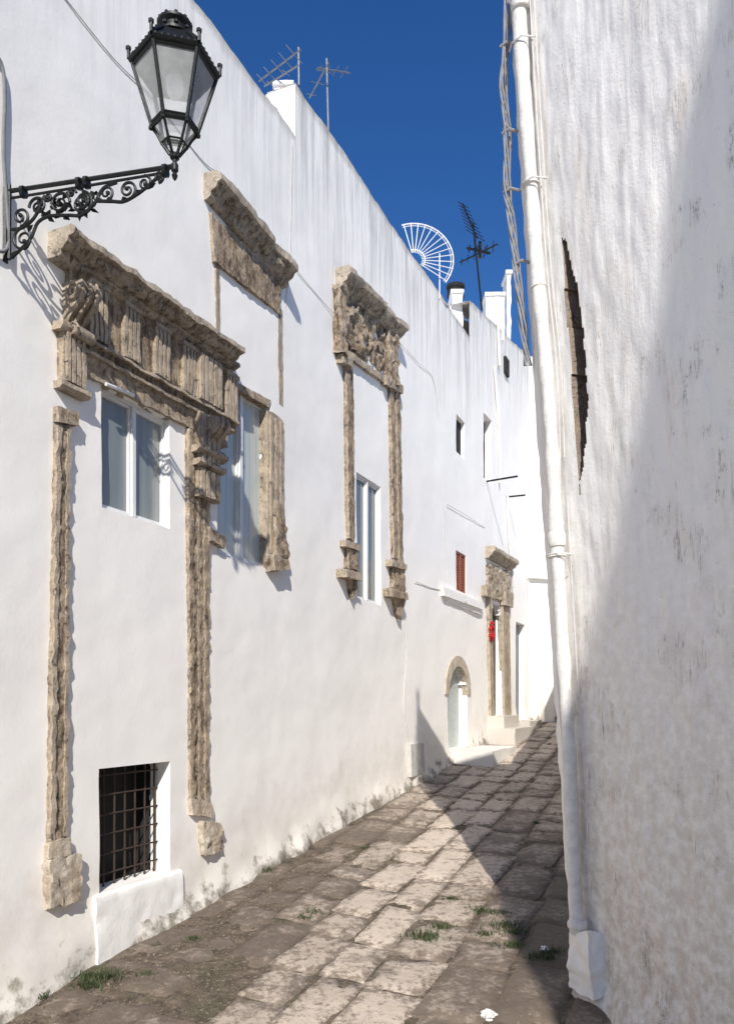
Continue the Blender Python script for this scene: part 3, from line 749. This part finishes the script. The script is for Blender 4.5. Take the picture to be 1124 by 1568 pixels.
# chimneys
def chimney(x0,x1,y0,y1,Y,pot=None,mat=MPP):
    g=group('chimney'); bm=bmesh.new(); f=lambda x,y,dy=0: Vector(((x-CX)*Y/F,Y+dy,(HY-y)*Y/F))
    hexa(bm,[f(x0,y0),f(x1,y0),f(x1,y1),f(x0,y1),f(x0,y0,.5),f(x1,y0,.5),f(x1,y1,.5),f(x0,y1,.5)],.08,.02,4)
    e=2; hexa(bm,[f(x0-e,y0-4,-.03),f(x1+e,y0-4,-.03),f(x1+e,y0+1,-.03),f(x0-e,y0+1,-.03),f(x0-e,y0-4,.53),f(x1+e,y0-4,.53),f(x1+e,y0+1,.53),f(x0-e,y0+1,.53)],.08,.01,4)
    finish('stack',bm,mat,g)
    if pot:
        bm=bmesh.new(); c_=f((x0+x1)/2,y0-4,.25); lathe(bm,c_,[(.16,0),(.15,.12),(.17,.14),(.17,.2),(.05,.24)],10); finish('chimney_pot',bm,pot,g)
chimney(692,708,448,505,14.3,DARK); chimney(744,772,452,520,16.2,None); chimney(776,782,418,530,17.0,None)
chimney(420,448,130,240,8.95,None)

# ================= grass & litter =================
bm=bmesh.new()
def g_at(x,y):
    v=(y-HY)/F
    Y=2.459/(v+.11); return Vector(((x-CX)/F*Y,Y,gz(Y)))
tufts=[(150,1500,22),(135,1512,12),(405,1335,12),(478,1400,10),(465,1408,8),(652,1437,20),(672,1422,12),(690,1380,9),(735,1398,16),(760,1402,12),(775,1420,18),(790,1430,14),(745,1432,8),(785,1450,12),(830,1468,16),(845,1460,10),(225,1495,6),(560,1300,5),(840,1335,7),(820,1262,5),(60,1530,8),(300,1440,5)]
for (x,y,n) in tufts:
    c_=g_at(x,y); sp=.012+n*.0022
    for k in range(n*8):
        b=c_+Vector((random.gauss(0,sp*1.3),random.gauss(0,sp*.8),.005)); h=random.uniform(.015,.045)*(.7+n/22); w=random.uniform(.002,.005)
        t=random.uniform(0,6.28); l=Vector((math.cos(t),math.sin(t),0)); s=Vector((-l.y,l.x,0))*w
        m_=b+l*h*.35+Vector((0,0,h*.7)); e_=b+l*h*.9+Vector((0,0,h*random.uniform(.7,1.1)))
        v=[bm.verts.new(p) for p in (b-s,b+s,m_+s*.7,m_-s*.7,e_)]
        bm.faces.new(v[:4]); bm.faces.new((v[3],v[2],v[4]))
finish('grass',bm,GRASS,None,smooth=False)
bm=bmesh.new()
for k in range(420):
    a=random.uniform(4.6,11); uu=random.choice((random.uniform(.08,.9),random.uniform(2.1,3.2)))
    p=WP(a,0,uu)
    if not in_street(p): continue
    r=random.uniform(.004,.014); q=Vector((p.x,p.y,gz(p.y)+nz((p.x,p.y,0),1.1)*.02+.008))
    g_=bmesh.ops.create_icosphere(bm,subdivisions=1,radius=r,matrix=Matrix.Translation(q))
    for v in g_['verts']: v.co+=Vector((nz(v.co,60,1),nz(v.co,60,3),nz(v.co,60,5)))*r*.7
finish('gravel',bm,plain('limestone_grit',(.22,.18,.135),.95,0,.5),None,smooth=False)
for (x,y,r) in ((748,1560,.045),(833,1456,.03)):
    bm=bmesh.new(); bmesh.ops.create_icosphere(bm,subdivisions=3,radius=r)
    for v in bm.verts:
        n_=noise.noise(v.co*38+Vector((x,0,0))); v.co*=1+n_*.7; v.co.z*=.6
    o=finish('crumpled_paper',bm,PAPER,None,ang=.25); o.location=g_at(x,y)+Vector((0,0,r*.5))

# lift everything so that the street is near z = 0
for o in sc.objects:
    if o.parent is None: o.location.z += EYE

# ---------- light ----------
E=math.radians(36); phi=math.radians(1.5)
sd=bpy.data.lights.new('sun','SUN'); sd.energy=5; sd.angle=math.radians(.5); sd.color=(1,.955,.88)
so=bpy.data.objects.new('sun',sd); sc.collection.objects.link(so)
so.rotation_euler=Vector((-math.sin(phi)*math.cos(E),math.cos(phi)*math.cos(E),-math.sin(E))).to_track_quat('-Z','Y').to_euler()
w=bpy.data.worlds.new('World'); sc.world=w; w.use_nodes=True; nt=w.node_tree
sk=nt.nodes.new('ShaderNodeTexSky'); sk.sky_type='NISHITA'; sk.sun_disc=False; sk.sun_elevation=E; sk.sun_rotation=math.radians(178.5)
sk.dust_density=.0; sk.ozone_density=5; sk.air_density=1
hs=nt.nodes.new('ShaderNodeHueSaturation'); hs.inputs['Saturation'].default_value=1.23; hs.inputs['Value'].default_value=1.0; hs.inputs['Hue'].default_value=.510
bg=nt.nodes['Background']; bg.inputs['Strength'].default_value=.12
nt.links.new(sk.outputs[0],hs.inputs['Color']); nt.links.new(hs.outputs[0],bg.inputs[0])
sc.view_settings.view_transform='Standard'; sc.view_settings.look='None'; sc.view_settings.exposure=0
# ---------- camera ----------
cd=bpy.data.cameras.new('camera'); co=bpy.data.objects.new('camera',cd); sc.collection.objects.link(co)
co.location=(0,0,EYE); co.rotation_euler=(math.radians(90),0,0)
cd.sensor_fit='VERTICAL'; cd.sensor_height=36; cd.sensor_width=25.8; cd.lens=36*F/1568; cd.shift_y=(HY-784)/1568; cd.clip_end=2000; cd.clip_start=.02
sc.camera=co
